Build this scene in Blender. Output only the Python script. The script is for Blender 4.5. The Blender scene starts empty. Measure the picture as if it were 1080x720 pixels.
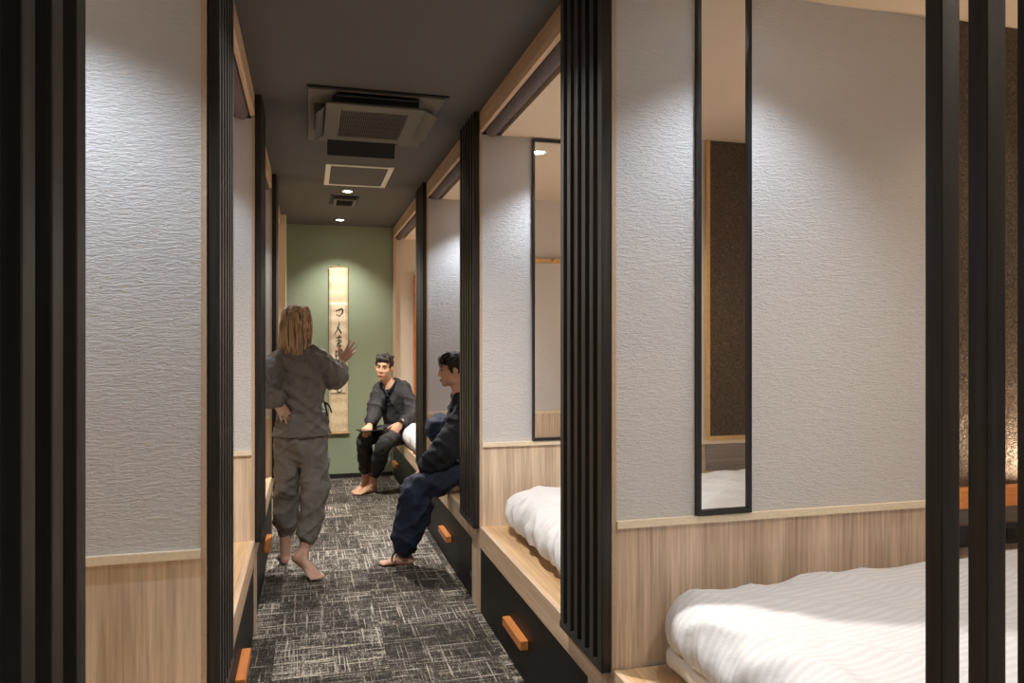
import bpy, bmesh, math, random
from mathutils import Vector, Matrix, noise
V = Vector
random.seed(7)
SC = bpy.context.scene
COL = SC.collection

# ------------------------------------------------------------------ materials
def nodes(name):
    m = bpy.data.materials.new(name); m.use_nodes = True
    nt = m.node_tree
    return m, nt, nt.nodes['Principled BSDF']

def N(nt, t, **kw):
    n = nt.nodes.new(t)
    for k, v in kw.items():
        if k in n.inputs.keys(): n.inputs[k].default_value = v
        else: setattr(n, k, v)
    return n

def L(nt, a, ao, b, bi): nt.links.new(a.outputs[ao], b.inputs[bi])

def plain(name, col, rough=0.6, metal=0.0, bump=0.0, bscale=60, emit=None, spec=0.5, vary=0.0):
    m, nt, b = nodes(name)
    b.inputs['Base Color'].default_value = (*col, 1); b.inputs['Roughness'].default_value = rough
    b.inputs['Metallic'].default_value = metal; b.inputs['Specular IOR Level'].default_value = spec
    tc = N(nt, 'ShaderNodeTexCoord'); nz = N(nt, 'ShaderNodeTexNoise', Scale=bscale, Detail=4.0)
    L(nt, tc, 'Object', nz, 'Vector')
    if vary:
        rp = N(nt, 'ShaderNodeValToRGB'); rp.color_ramp.elements[0].position = .3; rp.color_ramp.elements[1].position = .7
        rp.color_ramp.elements[0].color = (*[c*(1-vary) for c in col], 1); rp.color_ramp.elements[1].color = (*[min(1, c*(1+vary)) for c in col], 1)
        L(nt, nz, 'Fac', rp, 'Fac'); L(nt, rp, 'Color', b, 'Base Color')
    if bump:
        bp = N(nt, 'ShaderNodeBump', Strength=bump, Distance=.004)
        L(nt, nz, 'Fac', bp, 'Height'); L(nt, bp, 'Normal', b, 'Normal')
    if emit:
        b.inputs['Emission Color'].default_value = (*emit[0], 1); b.inputs['Emission Strength'].default_value = emit[1]
    return m

def plaster(name, col, sx, sz, strength):
    """wallpaper embossed with short horizontal ripples"""
    m, nt, b = nodes(name)
    b.inputs['Roughness'].default_value = .75; b.inputs['Specular IOR Level'].default_value = .25
    b.inputs['Base Color'].default_value = (*col, 1)
    tc = N(nt, 'ShaderNodeTexCoord'); mp = N(nt, 'ShaderNodeMapping'); mp.inputs['Scale'].default_value = (sx, sx, sz)
    n1 = N(nt, 'ShaderNodeTexNoise', Scale=1.0, Detail=3.0, Roughness=.55, Distortion=.9)
    n2 = N(nt, 'ShaderNodeTexNoise', Scale=420.0, Detail=2.0)
    ad = N(nt, 'ShaderNodeMath', operation='MULTIPLY_ADD'); ad.inputs[1].default_value = .12
    rp = N(nt, 'ShaderNodeValToRGB'); rp.color_ramp.elements[0].position = .38; rp.color_ramp.elements[1].position = .64
    bp = N(nt, 'ShaderNodeBump', Strength=strength, Distance=.006)
    L(nt, tc, 'Object', mp, 'Vector'); L(nt, mp, 'Vector', n1, 'Vector'); L(nt, tc, 'Object', n2, 'Vector')
    L(nt, n1, 'Fac', rp, 'Fac'); L(nt, n2, 'Fac', ad, 0); L(nt, rp, 'Color', ad, 2)
    L(nt, ad, 'Value', bp, 'Height'); L(nt, bp, 'Normal', b, 'Normal')
    return m

def wood(name, axis, dark, light, scale=1.0, rough=.5, cont=1.3):
    m, nt, b = nodes(name)
    b.inputs['Roughness'].default_value = rough; b.inputs['Specular IOR Level'].default_value = .35
    tc = N(nt, 'ShaderNodeTexCoord'); mp = N(nt, 'ShaderNodeMapping'); mp2 = N(nt, 'ShaderNodeMapping')
    a = [55*scale]*3; a[axis] = 1.6*scale; c = [9*scale]*3; c[axis] = .5*scale
    mp.inputs['Scale'].default_value = a; mp2.inputs['Scale'].default_value = c
    n1 = N(nt, 'ShaderNodeTexNoise', Scale=1.6, Detail=6.0, Roughness=.62, Distortion=.25)
    n2 = N(nt, 'ShaderNodeTexNoise', Scale=1.0, Detail=3.0, Distortion=.9)
    mx = N(nt, 'ShaderNodeMath', operation='MULTIPLY_ADD'); mx.inputs[1].default_value = .55
    sc = N(nt, 'ShaderNodeMath', operation='MULTIPLY'); sc.inputs[1].default_value = .5
    rp = N(nt, 'ShaderNodeValToRGB')
    rp.color_ramp.elements[0].position = .5-.17/cont; rp.color_ramp.elements[1].position = .52+.17/cont
    rp.color_ramp.elements[0].color = (*dark, 1); rp.color_ramp.elements[1].color = (*light, 1)
    L(nt, tc, 'Object', mp, 'Vector'); L(nt, tc, 'Object', mp2, 'Vector'); L(nt, mp, 'Vector', n1, 'Vector'); L(nt, mp2, 'Vector', n2, 'Vector')
    L(nt, n2, 'Fac', sc, 0); L(nt, n1, 'Fac', mx, 0); L(nt, sc, 'Value', mx, 2)
    L(nt, mx, 'Value', rp, 'Fac'); L(nt, rp, 'Color', b, 'Base Color')
    bp = N(nt, 'ShaderNodeBump', Strength=.08, Distance=.002); L(nt, n1, 'Fac', bp, 'Height'); L(nt, bp, 'Normal', b, 'Normal')
    return m

def carpet_mat():
    m, nt, b = nodes('woven carpet tile')
    b.inputs['Roughness'].default_value = .95; b.inputs['Specular IOR Level'].default_value = .1
    tc = N(nt, 'ShaderNodeTexCoord')
    off = N(nt, 'ShaderNodeMapping'); off.inputs['Location'].default_value = (.15, .13, 0)
    L(nt, tc, 'Object', off, 'Vector')
    # one random value per half metre tile
    dv = N(nt, 'ShaderNodeVectorMath', operation='SCALE'); dv.inputs['Scale'].default_value = 2.0
    fl = N(nt, 'ShaderNodeVectorMath', operation='FLOOR'); wn = N(nt, 'ShaderNodeTexWhiteNoise', noise_dimensions='2D')
    L(nt, off, 'Vector', dv, 0); L(nt, dv, 'Vector', fl, 0); L(nt, fl, 'Vector', wn, 'Vector')
    ofs = N(nt, 'ShaderNodeVectorMath', operation='MULTIPLY_ADD'); ofs.inputs[1].default_value = (7, 7, 7)
    L(nt, wn, 'Color', ofs, 0); L(nt, off, 'Vector', ofs, 2)
    def streak(scale, lo, hi, detail=2.0):
        mp = N(nt, 'ShaderNodeMapping'); mp.inputs['Scale'].default_value = scale
        n = N(nt, 'ShaderNodeTexNoise', Scale=1.0, Detail=detail, Roughness=.6)
        r = N(nt, 'ShaderNodeMapRange'); r.inputs['From Min'].default_value = lo; r.inputs['From Max'].default_value = hi
        L(nt, ofs, 'Vector', mp, 'Vector'); L(nt, mp, 'Vector', n, 'Vector'); L(nt, n, 'Fac', r, 'Value')
        return r
    longy = streak((85, 2.6, 1), .57, .68); longx = streak((2.6, 62, 1), .56, .68)
    shorty = streak((140, 16, 1), .48, .74); shortx = streak((16, 110, 1), .48, .74)
    fleck = streak((190, 190, 1), .40, .66, 3.0); patch = streak((9, 4, 1), .30, .70, 3.0)
    def M(op, a, bb, clamp=False):
        n = N(nt, 'ShaderNodeMath', operation=op, use_clamp=clamp)
        for i, x in enumerate((a, bb)):
            if isinstance(x, (int, float)): n.inputs[i].default_value = x
            else: nt.links.new(x.outputs[0], n.inputs[i])
        return n
    s = M('MAXIMUM', M('MULTIPLY', longy, .85), M('MULTIPLY', longx, .9))
    t = M('MULTIPLY', M('ADD', shorty, shortx), .42)
    ft = M('MULTIPLY', M('MULTIPLY', fleck, M('ADD', M('MULTIPLY', patch, .75), .20)), .62)
    tot = M('ADD', M('ADD', M('MULTIPLY', s, M('ADD', M('MULTIPLY', fleck, .5), .5)), M('MULTIPLY', t, M('ADD', fleck, .35))), ft)
    tile = M('ADD', M('MULTIPLY', wn, .9), .62)
    tot = M('MULTIPLY', tot, tile, True)
    rp = N(nt, 'ShaderNodeValToRGB')
    rp.color_ramp.elements[0].color = (.0085, .0078, .0070, 1); rp.color_ramp.elements[1].color = (.58, .52, .44, 1)
    e = rp.color_ramp.elements.new(.40); e.color = (.115, .100, .084, 1)
    nt.links.new(tot.outputs[0], rp.inputs['Fac']); L(nt, rp, 'Color', b, 'Base Color')
    bp = N(nt, 'ShaderNodeBump', Strength=.5, Distance=.004); nt.links.new(tot.outputs[0], bp.inputs['Height']); L(nt, bp, 'Normal', b, 'Normal')
    return m

def linen(name, c1, c2, period=.026):
    """white satin stripe cotton"""
    m, nt, b = nodes(name)
    b.inputs['Specular IOR Level'].default_value = .3
    tc = N(nt, 'ShaderNodeTexCoord'); wv = N(nt, 'ShaderNodeTexWave', wave_type='BANDS', bands_direction='Y', Distortion=.4)
    wv.inputs['Scale'].default_value = .314/period
    rp = N(nt, 'ShaderNodeValToRGB'); rp.color_ramp.elements[0].position = .4; rp.color_ramp.elements[1].position = .6
    rp.color_ramp.elements[0].color = (*c1, 1); rp.color_ramp.elements[1].color = (*c2, 1)
    mr = N(nt, 'ShaderNodeMapRange'); mr.inputs['To Min'].default_value = .8; mr.inputs['To Max'].default_value = .5
    nz = N(nt, 'ShaderNodeTexNoise', Scale=22.0, Detail=5.0); bp = N(nt, 'ShaderNodeBump', Strength=.35, Distance=.012)
    L(nt, tc, 'Object', wv, 'Vector'); L(nt, wv, 'Fac', rp, 'Fac'); L(nt, rp, 'Color', b, 'Base Color'); L(nt, wv, 'Fac', mr, 'Value'); L(nt, mr, 'Result', b, 'Roughness')
    L(nt, tc, 'Object', nz, 'Vector'); L(nt, nz, 'Fac', bp, 'Height'); L(nt, bp, 'Normal', b, 'Normal')
    return m

def glitter():
    m, nt, b = nodes('brown foil wallpaper')
    b.inputs['Roughness'].default_value = .42; b.inputs['Metallic'].default_value = .35
    tc = N(nt, 'ShaderNodeTexCoord'); v = N(nt, 'ShaderNodeTexNoise', Scale=60.0, Detail=3.0, Roughness=.6, Distortion=3.5)
    rp = N(nt, 'ShaderNodeValToRGB'); rp.color_ramp.elements[0].position = .46; rp.color_ramp.elements[1].position = .62
    rp.color_ramp.elements[0].color = (.050, .038, .029, 1); rp.color_ramp.elements[1].color = (.190, .145, .110, 1)
    bp = N(nt, 'ShaderNodeBump', Strength=.8, Distance=.004)
    L(nt, tc, 'Object', v, 'Vector'); L(nt, v, 'Fac', rp, 'Fac'); L(nt, rp, 'Color', b, 'Base Color'); L(nt, v, 'Fac', bp, 'Height'); L(nt, bp, 'Normal', b, 'Normal')
    return m

def hairmat(name, c1, c2):
    m, nt, b = nodes(name)
    b.inputs['Roughness'].default_value = .52; b.inputs['Specular IOR Level'].default_value = .3
    tc = N(nt, 'ShaderNodeTexCoord'); mp = N(nt, 'ShaderNodeMapping'); mp.inputs['Scale'].default_value = (110, 110, 5)
    n = N(nt, 'ShaderNodeTexNoise', Scale=1.0, Detail=4.0, Distortion=.3)
    rp = N(nt, 'ShaderNodeValToRGB'); rp.color_ramp.elements[0].position = .36; rp.color_ramp.elements[1].position = .64
    rp.color_ramp.elements[0].color = (*c1, 1); rp.color_ramp.elements[1].color = (*c2, 1)
    bp = N(nt, 'ShaderNodeBump', Strength=.7, Distance=.006)
    L(nt, tc, 'Object', mp, 'Vector'); L(nt, mp, 'Vector', n, 'Vector'); L(nt, n, 'Fac', rp, 'Fac'); L(nt, rp, 'Color', b, 'Base Color'); L(nt, n, 'Fac', bp, 'Height'); L(nt, bp, 'Normal', b, 'Normal')
    return m

def skinmat(name, col):
    m = plain(name, col, .5, bump=.1, bscale=90, spec=.4, vary=.08)
    b = m.node_tree.nodes['Principled BSDF']
    b.inputs['Subsurface Weight'].default_value = .12; b.inputs['Subsurface Radius'].default_value = (.012, .005, .003)
    return m

M = dict(
    wall=plaster('ripple embossed wallpaper', (.61, .595, .59), 38, 180, .42),
    cream=plain('cream paint', (.66, .60, .51), .8, bump=.05, bscale=200),
    cellceil=plain('cream cell ceiling', (.70, .60, .49), .85, bump=.05, bscale=200),
    ceil=plain('dark grey ceiling paint', (.088, .085, .084), .7, bump=.12, bscale=160, vary=.05),
    green=plain('sage green paint', (.27, .318, .212), .85, bump=.06, bscale=240, vary=.03),
    oakz=wood('oak laminate upright grain', 2, (.40, .285, .195), (.82, .67, .52)),
    oaky=wood('oak board grain along corridor', 1, (.44, .295, .185), (.70, .52, .355)),
    oakx=wood('oak platform top', 1, (.44, .27, .135), (.70, .48, .27)),
    oaktrim=plain('pale oak trim', (.80, .69, .52), .5, bump=.05, bscale=90, vary=.06),
    oakedge=plain('oak edge strip', (.52, .38, .26), .5, bump=.05, bscale=90, vary=.08),
    yellow=plain('honey wood strip', (.62, .40, .17), .45, vary=.08, bscale=40),
    orange=wood('orange cedar', 1, (.40, .115, .028), (.68, .26, .075), .8, .4),
    orangex=wood('orange cedar ledge', 0, (.52, .17, .04), (.80, .34, .10), .8, .4),
    black=wood('black stained slat wood', 2, (.0060, .0054, .0050), (.0380, .0345, .0320), .9, .36),
    drawer=plain('black drawer panel', (.0065, .0065, .0067), .5, spec=.25, bump=.05, bscale=120),
    metalblack=plain('black frame', (.012, .012, .013), .35, bump=.02),
    mirror=plain('mirror glass', (.86, .86, .85), .015, 1.0),
    blind=plain('grey purple blind cloth', (.13, .105, .115), .8, bump=.2, bscale=300),
    duvet=linen('white striped duvet cotton', (.63, .63, .64), (.69, .69, .70)),
    duvetplain=linen('white duvet cotton', (.64, .63, .625), (.69, .68, .675), .02),
    mattress=plain('white mattress cotton', (.72, .69, .64), .85, bump=.2, bscale=60),
    greywood=wood('grey brown bed head', 0, (.19, .16, .135), (.33, .285, .245)),
    foil=glitter(),
    carpet=carpet_mat(),
    acbody=plain('grey brown air conditioner plastic', (.125, .112, .092), .55, bump=.03),
    acdark=plain('dark air conditioner recess', (.010, .010, .011), .6),
    acgrey=plain('slate louvre', (.040, .041, .044), .5),
    hatch=plain('cream aluminium frame', (.86, .83, .72), .45),
    lens=plain('lit lamp lens', (1, 1, 1), .3, emit=((1, .93, .82), 30)),
    lenscool=plain('lit cool lamp lens', (1, 1, 1), .3, emit=((.9, .95, 1), 30)),
    strip=plain('added glowing fill strip', (1, 1, 1), .4, emit=((1, .72, .42), 5)),  # glow of the added fill strip, kept out of view
    paper=plain('aged scroll paper', (.70, .56, .36), .85, bump=.4, bscale=30, vary=.12),
    paper2=plain('aged scroll panel', (.74, .62, .44), .85, bump=.4, bscale=30, vary=.10),
    rod=plain('wood scroll rod', (.42, .27, .12), .5, vary=.1),
    ink=plain('black ink', (.012, .011, .010), .7),
    skinw=skinmat('fair skin', (.64, .39, .29)),
    skinm=skinmat('light brown skin', (.56, .325, .205)),
    skinp=skinmat('warm skin', (.62, .37, .26)),
    greycloth=plain('grey work suit cotton', (.19, .178, .162), .8, bump=.5, bscale=70, vary=.10),
    charcoal=plain('charcoal work suit cotton', (.022, .021, .023), .8, bump=.4, bscale=70, vary=.15),
    navy=plain('navy work suit cotton', (.0070, .0145, .037), .8, bump=.4, bscale=70, vary=.2),
    navyj=plain('dark navy jacket cotton', (.006, .0085, .014), .8, bump=.4, bscale=70, vary=.15),
    blonde=hairmat('blonde streaked hair', (.150, .082, .042), (.80, .58, .36)),
    dark=hairmat('black hair', (.006, .005, .004), (.035, .027, .022)),
    eyewhite=plain('eye white', (.26, .235, .22), .3), iris=plain('dark iris', (.015, .010, .007), .2),
    lips=plain('lips', (.42, .14, .11), .5), brow=plain('dark eyebrow', (.014, .010, .008), .8),
    glass=plain('black tablet glass', (.006, .006, .007), .12),
    watch=plain('black watch strap', (.010, .010, .011), .5),
    white=plain('white mark', (.30, .30, .29), .6),
    slot=plain('outlet black', (.004, .004, .004), .6),
    baseboard=plain('black skirting', (.010, .010, .010), .5),
)

# ------------------------------------------------------------------ object helpers
BASE = {}
def empty(name, loc, label, cat, group=None):
    o = bpy.data.objects.new(name, None); COL.objects.link(o); o.location = loc
    o.empty_display_size = .1
    BASE[o.name] = V(loc)
    o['label'] = label; o['category'] = cat
    if group: o['group'] = group
    return o

def obj(name, bm, mat, parent=None, smooth=False, kind=None, base=None, bevel=0):
    """link a bmesh given in world coordinates as one mesh object"""
    if bevel:
        es = [e for e in bm.edges if e.is_manifold and e.calc_face_angle(0) > .6]
        bmesh.ops.bevel(bm, geom=es, offset=bevel, segments=2, affect='EDGES', profile=.5)
    b = V(base) if base is not None else (BASE[parent.name] if parent else V((0, 0, 0)))
    bmesh.ops.translate(bm, verts=bm.verts, vec=-b)
    me = bpy.data.meshes.new(name); bm.to_mesh(me); bm.free()
    for m in (mat if isinstance(mat, (list, tuple)) else [mat]): me.materials.append(m)
    if smooth:
        for p in me.polygons: p.use_smooth = True
        if smooth == 'auto': me.set_sharp_from_angle(angle=.7)
    o = bpy.data.objects.new(name, me); COL.objects.link(o)
    if parent: o.parent = parent
    else: o.location = b
    BASE[o.name] = b
    if kind: o['kind'] = kind
    return o

def tag(o, label, cat, group=None):
    o['label'] = label; o['category'] = cat
    if group: o['group'] = group
    return o

def clone(root, offset, label, mirror_about=None):
    """copy of a thing, its parts and sub-parts"""
    r = root.copy(); COL.objects.link(r); r.location = root.location + V(offset); r['label'] = label
    BASE[r.name] = r.location.copy()
    def rec(src, dst):
        for ch in list(src.children):
            c = ch.copy(); COL.objects.link(c); c.parent = dst; rec(ch, c)
    rec(root, r)
    return r

def box(bm, x0, x1, y0, y1, z0, z1):
    vs = [bm.verts.new((x, y, z)) for x in (min(x0, x1), max(x0, x1)) for y in (min(y0, y1), max(y0, y1)) for z in (min(z0, z1), max(z0, z1))]
    for f in ((0, 1, 3, 2), (4, 6, 7, 5), (0, 4, 5, 1), (2, 3, 7, 6), (0, 2, 6, 4), (1, 5, 7, 3)):
        bm.faces.new([vs[i] for i in f])
    return vs

def B(*bxs):
    bm = bmesh.new()
    for b in bxs: box(bm, *b)
    bmesh.ops.recalc_face_normals(bm, faces=bm.faces)
    return bm

def ring_loft(bm, rings, caps=True):
    vr = [[bm.verts.new(p) for p in r] for r in rings]
    n = len(vr[0])
    for a, b in zip(vr, vr[1:]):
        for i in range(n):
            bm.faces.new((a[i], a[(i+1) % n], b[(i+1) % n], b[i]))
    if caps:
        bm.faces.new(list(reversed(vr[0]))); bm.faces.new(vr[-1])
    return vr

def cyl(bm, p0, p1, r, seg=20, r2=None):
    p0, p1 = V(p0), V(p1); d = (p1-p0).normalized()
    u = d.orthogonal().normalized(); w = d.cross(u)
    def ring(c, rr): return [c+u*rr*math.cos(2*math.pi*i/seg)+w*rr*math.sin(2*math.pi*i/seg) for i in range(seg)]
    ring_loft(bm, [ring(p0, r), ring(p1, r if r2 is None else r2)])
    return bm

def catmull(ps, k):
    """ps: list of tuples of numbers; k samples per span"""
    out = []
    n = len(ps)
    for i in range(n-1):
        p0, p1, p2, p3 = ps[max(i-1, 0)], ps[i], ps[i+1], ps[min(i+2, n-1)]
        for j in range(k):
            t = j/k
            out.append(tuple(.5*((2*b)+(-a+c)*t+(2*a-5*b+4*c-d)*t*t+(-a+3*b-3*c+d)*t**3) for a, b, c, d in zip(p0, p1, p2, p3)))
    out.append(tuple(ps[-1]))
    return out

def tube(bm, pts, ref=None, seg=18, k=6, caps=True):
    """pts: (x,y,z,ra[,rb]); ra runs along ref, rb across; rounded ends"""
    ps = [tuple(p) if len(p) == 5 else (*p, p[3]) for p in pts]
    sm = catmull(ps, k) if len(ps) > 2 else [tuple(a+(b-a)*t/k for a, b in zip(ps[0], ps[1])) for t in range(k+1)]
    cs = [V(s[:3]) for s in sm]
    rings = []
    u = None
    for i, s in enumerate(sm):
        d = (cs[min(i+1, len(cs)-1)]-cs[max(i-1, 0)]).normalized()
        if ref is not None: u = V(ref)-d*V(ref).dot(d)
        elif u is None: u = d.orthogonal()
        else: u = u-d*u.dot(d)
        u.normalize(); w = d.cross(u)
        def ring(c, f): return [c+u*s[3]*f*math.cos(2*math.pi*q/seg)+w*s[4]*f*math.sin(2*math.pi*q/seg) for q in range(seg)]
        m = min(s[3], s[4])
        if i == 0 and caps:
            for a in (80, 55, 28): rings.append(ring(cs[i]-d*m*math.sin(math.radians(a)), math.cos(math.radians(a))))
        rings.append(ring(cs[i], 1))
        if i == len(sm)-1 and caps:
            for a in (28, 55, 80): rings.append(ring(cs[i]+d*m*math.sin(math.radians(a)), math.cos(math.radians(a))))
    ring_loft(bm, rings)
    return bm

def ellip(bm, c, r, R=None, seg=20, rn=12):
    c = V(c); R = R or Matrix.Identity(3)
    rings = []
    for i in range(1, rn):
        a = math.pi*i/rn
        rings.append([c+R@V((r[0]*math.sin(a)*math.cos(2*math.pi*q/seg), r[1]*math.sin(a)*math.sin(2*math.pi*q/seg), -r[2]*math.cos(a))) for q in range(seg)])
    ring_loft(bm, rings)
    return bm

def remesh(bm, voxel, smooth=2, fac=.5):
    me = bpy.data.meshes.new('tmp'); bmesh.ops.recalc_face_normals(bm, faces=bm.faces); bm.to_mesh(me); bm.free()
    o = bpy.data.objects.new('tmp', me); COL.objects.link(o)
    md = o.modifiers.new('r', 'REMESH'); md.mode = 'VOXEL'; md.voxel_size = voxel
    dg = bpy.context.evaluated_depsgraph_get(); ev = o.evaluated_get(dg)
    out = bmesh.new(); out.from_mesh(ev.to_mesh()); ev.to_mesh_clear()
    bpy.data.objects.remove(o); bpy.data.meshes.remove(me)
    for _ in range(smooth): bmesh.ops.smooth_vert(out, verts=out.verts, factor=fac, use_axis_x=True, use_axis_y=True, use_axis_z=True)
    return out

def wrinkle(bm, amp, scale, seed=0.0, fn=None):
    bm.normal_update()
    mv = []
    for v in bm.verts:
        p = v.co; q = fn(p) if fn else p
        w = noise.noise(V((p.x*6+seed, p.y*6, p.z*5)))*.35
        n = noise.noise(V((q[0]*scale[0]+seed+w, q[1]*scale[1]+seed*1.7, q[2]*scale[2]-seed+w)))
        r = (1-min(1, abs(n)*2.2))**1.6              # narrow crests with smooth hollows between them
        mv.append(v.normal*amp*(r-.30))
    for v, d in zip(bm.verts, mv): v.co += d
    return bm

def slant(p, a=.8, ax=(.8, .6)):
    """coordinates whose third axis crosses slanting folds"""
    u = p.x*ax[0]+p.y*ax[1]
    return (u, p.x*ax[1]-p.y*ax[0], p.z+a*u)

def roundbox(x0, x1, y0, y1, z0, z1, r, step=.02):
    bm = bmesh.new()
    def lin(a, b):
        n = max(2, int(round((b-a)/step))); return [a+(b-a)*i/n for i in range(n+1)]
    X, Y, Z = lin(x0, x1), lin(y0, y1), lin(z0, z1)
    grid = {}
    def vert(i, j, k):
        if (i, j, k) not in grid:
            p = V((X[i], Y[j], Z[k])); q = V((min(max(p.x, x0+r), x1-r), min(max(p.y, y0+r), y1-r), min(max(p.z, z0+r), z1-r)))
            d = p-q
            if d.length > 1e-6: p = q+d.normalized()*r
            grid[i, j, k] = bm.verts.new(p)
        return grid[i, j, k]
    nx, ny, nz = len(X)-1, len(Y)-1, len(Z)-1
    for i in range(nx):
        for j in range(ny):
            for k in (0, nz): bm.faces.new((vert(i, j, k), vert(i+1, j, k), vert(i+1, j+1, k), vert(i, j+1, k)))
    for i in range(nx):
        for k in range(nz):
            for j in (0, ny): bm.faces.new((vert(i, j, k), vert(i+1, j, k), vert(i+1, j, k+1), vert(i, j, k+1)))
    for j in range(ny):
        for k in range(nz):
            for i in (0, nx): bm.faces.new((vert(i, j, k), vert(i, j+1, k), vert(i, j+1, k+1), vert(i, j, k+1)))
    bmesh.ops.recalc_face_normals(bm, faces=bm.faces)
    return bm

# ------------------------------------------------------------------ dimensions (metres)
XR, XL = .886, -.257            # the two lines of bed fronts along the corridor
ZC, ZH, ZCELL = 2.68, 2.573, 2.56
ZP = .461                       # top of the bed platforms
YEND = 8.2
XRO, XLO = 3.0, -2.4            # outer walls of the cells
PT = .08                        # partition thickness
YP = [.40, 2.118, 3.934, 5.80]  # near faces of the partitions
YPL = [.40, 2.118, 3.95, 5.78]
YB = -2.2                       # the corridor goes on behind the camera

# ------------------------------------------------------------------ shell
obj('floor', B((XL-.02, XR+.02, YB, YEND, -.05, 0)), M['carpet'], kind='structure')
obj('ceiling', B((XL-.15, 1.03, YB, YEND+.1, ZC, ZC+.06)), M['ceil'], kind='structure')
obj('ceiling_right', B((1.005, XRO, YB, YEND, ZCELL, ZCELL+.05), (1.005, 1.03, YB, YEND, ZCELL+.05, ZC)), M['cellceil'], kind='structure')
obj('ceiling_left', B((XLO, XL-.12, YB, YEND, ZCELL, ZCELL+.05), (XL-.145, XL-.12, YB, YEND, ZCELL+.05, ZC)), M['cellceil'], kind='structure')
obj('wall_end', B((XL-.3, XR, YEND, YEND+.1, 0, ZC)), M['green'], kind='structure')
obj('wall_right', B((XRO, XRO+.1, YB, YEND+.1, 0, ZC)), M['cream'], kind='structure')
obj('wall_left', B((XLO-.1, XLO, YB, YEND+.1, 0, ZC)), M['cream'], kind='structure')
obj('wall_cell_end', B((XR, XRO, YEND, YEND+.1, 0, ZC)), M['cream'], kind='structure')
obj('trim_1', B((XR, XR+.022, .40, YEND, ZH, ZC)), M['oaky'], kind='structure', bevel=.002)
obj('trim_2', B((XL-.022, XL, .40, 7.6, ZH, ZC)), M['oaky'], kind='structure', bevel=.002)
obj('trim_3', B((XR, XR+.03, YEND-.035, YEND, ZP, ZH)), M['oakedge'], kind='structure', bevel=.002)
obj('baseboard_end', B((XL, XR, YEND-.012, YEND, 0, .045)), M['baseboard'], kind='structure')
# upright end post of the last left partition, standing a little proud into the corridor
obj('wall_left_end', B((XL-1.2, XL+.05, 7.61, 7.72, 0, ZC)), M['oaktrim'], kind='structure', bevel=.003)

def partition(name, side, y, y2=None):
    y2 = y2 or y+PT
    x0, x1 = (XR, XRO) if side > 0 else (XLO, XL)
    xe = XR if side > 0 else XL
    s = side
    w = obj(name, B((xe+s*.012, x1 if s > 0 else x0, y, y2, ZP if False else 0, ZC if False else ZCELL)), M['wall'], kind='structure')
    for (a, b) in ((y-.004, y), (y2, y2+.004)):
        obj('wainscot', B((xe+s*.014, x1 if s > 0 else x0, a, b, 0, .885)), M['oakz'], w, kind='structure')
    for (a, b) in ((y-.016, y), (y2, y2+.016)):
        obj('dado_trim', B((xe+s*.014, x1 if s > 0 else x0, a, b, .885, .907)), M['oaktrim'], w, kind='structure')
    obj('edge_strip', B((xe-s*.0, xe+s*.014, y-.005, y2+.005, 0, ZC)), M['oakedge'], w, kind='structure')
    return w

for i, y in enumerate(YP): partition('wall_right_partition', 1, y)
for i, y in enumerate(YPL): partition('wall_left_partition', -1, y)

# ------------------------------------------------------------------ slat screens
def screen(side, y0, label, n=6, pitch=.070, w=.033, far=.010):
    s = side
    xe = XR if s > 0 else XL
    xa, xb = xe-s*.032, xe-s*.001          # corridor face, back face
    zb, zt = .4475, ZC-.001
    y1 = y0+w+pitch*(n-1)+far
    r = empty('slat_screen', (xe-s*.017, (y0+y1)/2, zb), label, 'screen', 'black slat screens along the corridor')
    obj('bottom_rail', B((xa, xb, y0, y1, zb, zb+.024)), M['black'], r, bevel=.002)
    for q in range(n):
        a = y0+q*pitch
        obj('slat', B((xa, xb, a, a+w, zb+.024, zt)), M['black'], r, bevel=.0015)
    return r

screen(1, .4935, 'black slat screen at far right of photo, beside the nearest bed', 6, .0725, .030, .0005)
screen(1, 2.118, 'tall black slat screen beside the wall with the big mirror')
screen(1, 3.934, 'black slat screen hiding the back of the person in navy')
screen(1, 5.80, 'thin black slat screen on the right between the two seated people')
screen(-1, .47, 'black slat screen filling the left edge of photo, close to the camera', 6, .0755, .031, .009)
screen(-1, 2.118, 'black slat screen at the end of the nearest left wall with grey textured paper')
screen(-1, 3.95, 'black slat screen just left of the elbow of the standing person')
screen(-1, 5.78, 'thin black slat screen behind the standing person, farthest of the left row')

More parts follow.
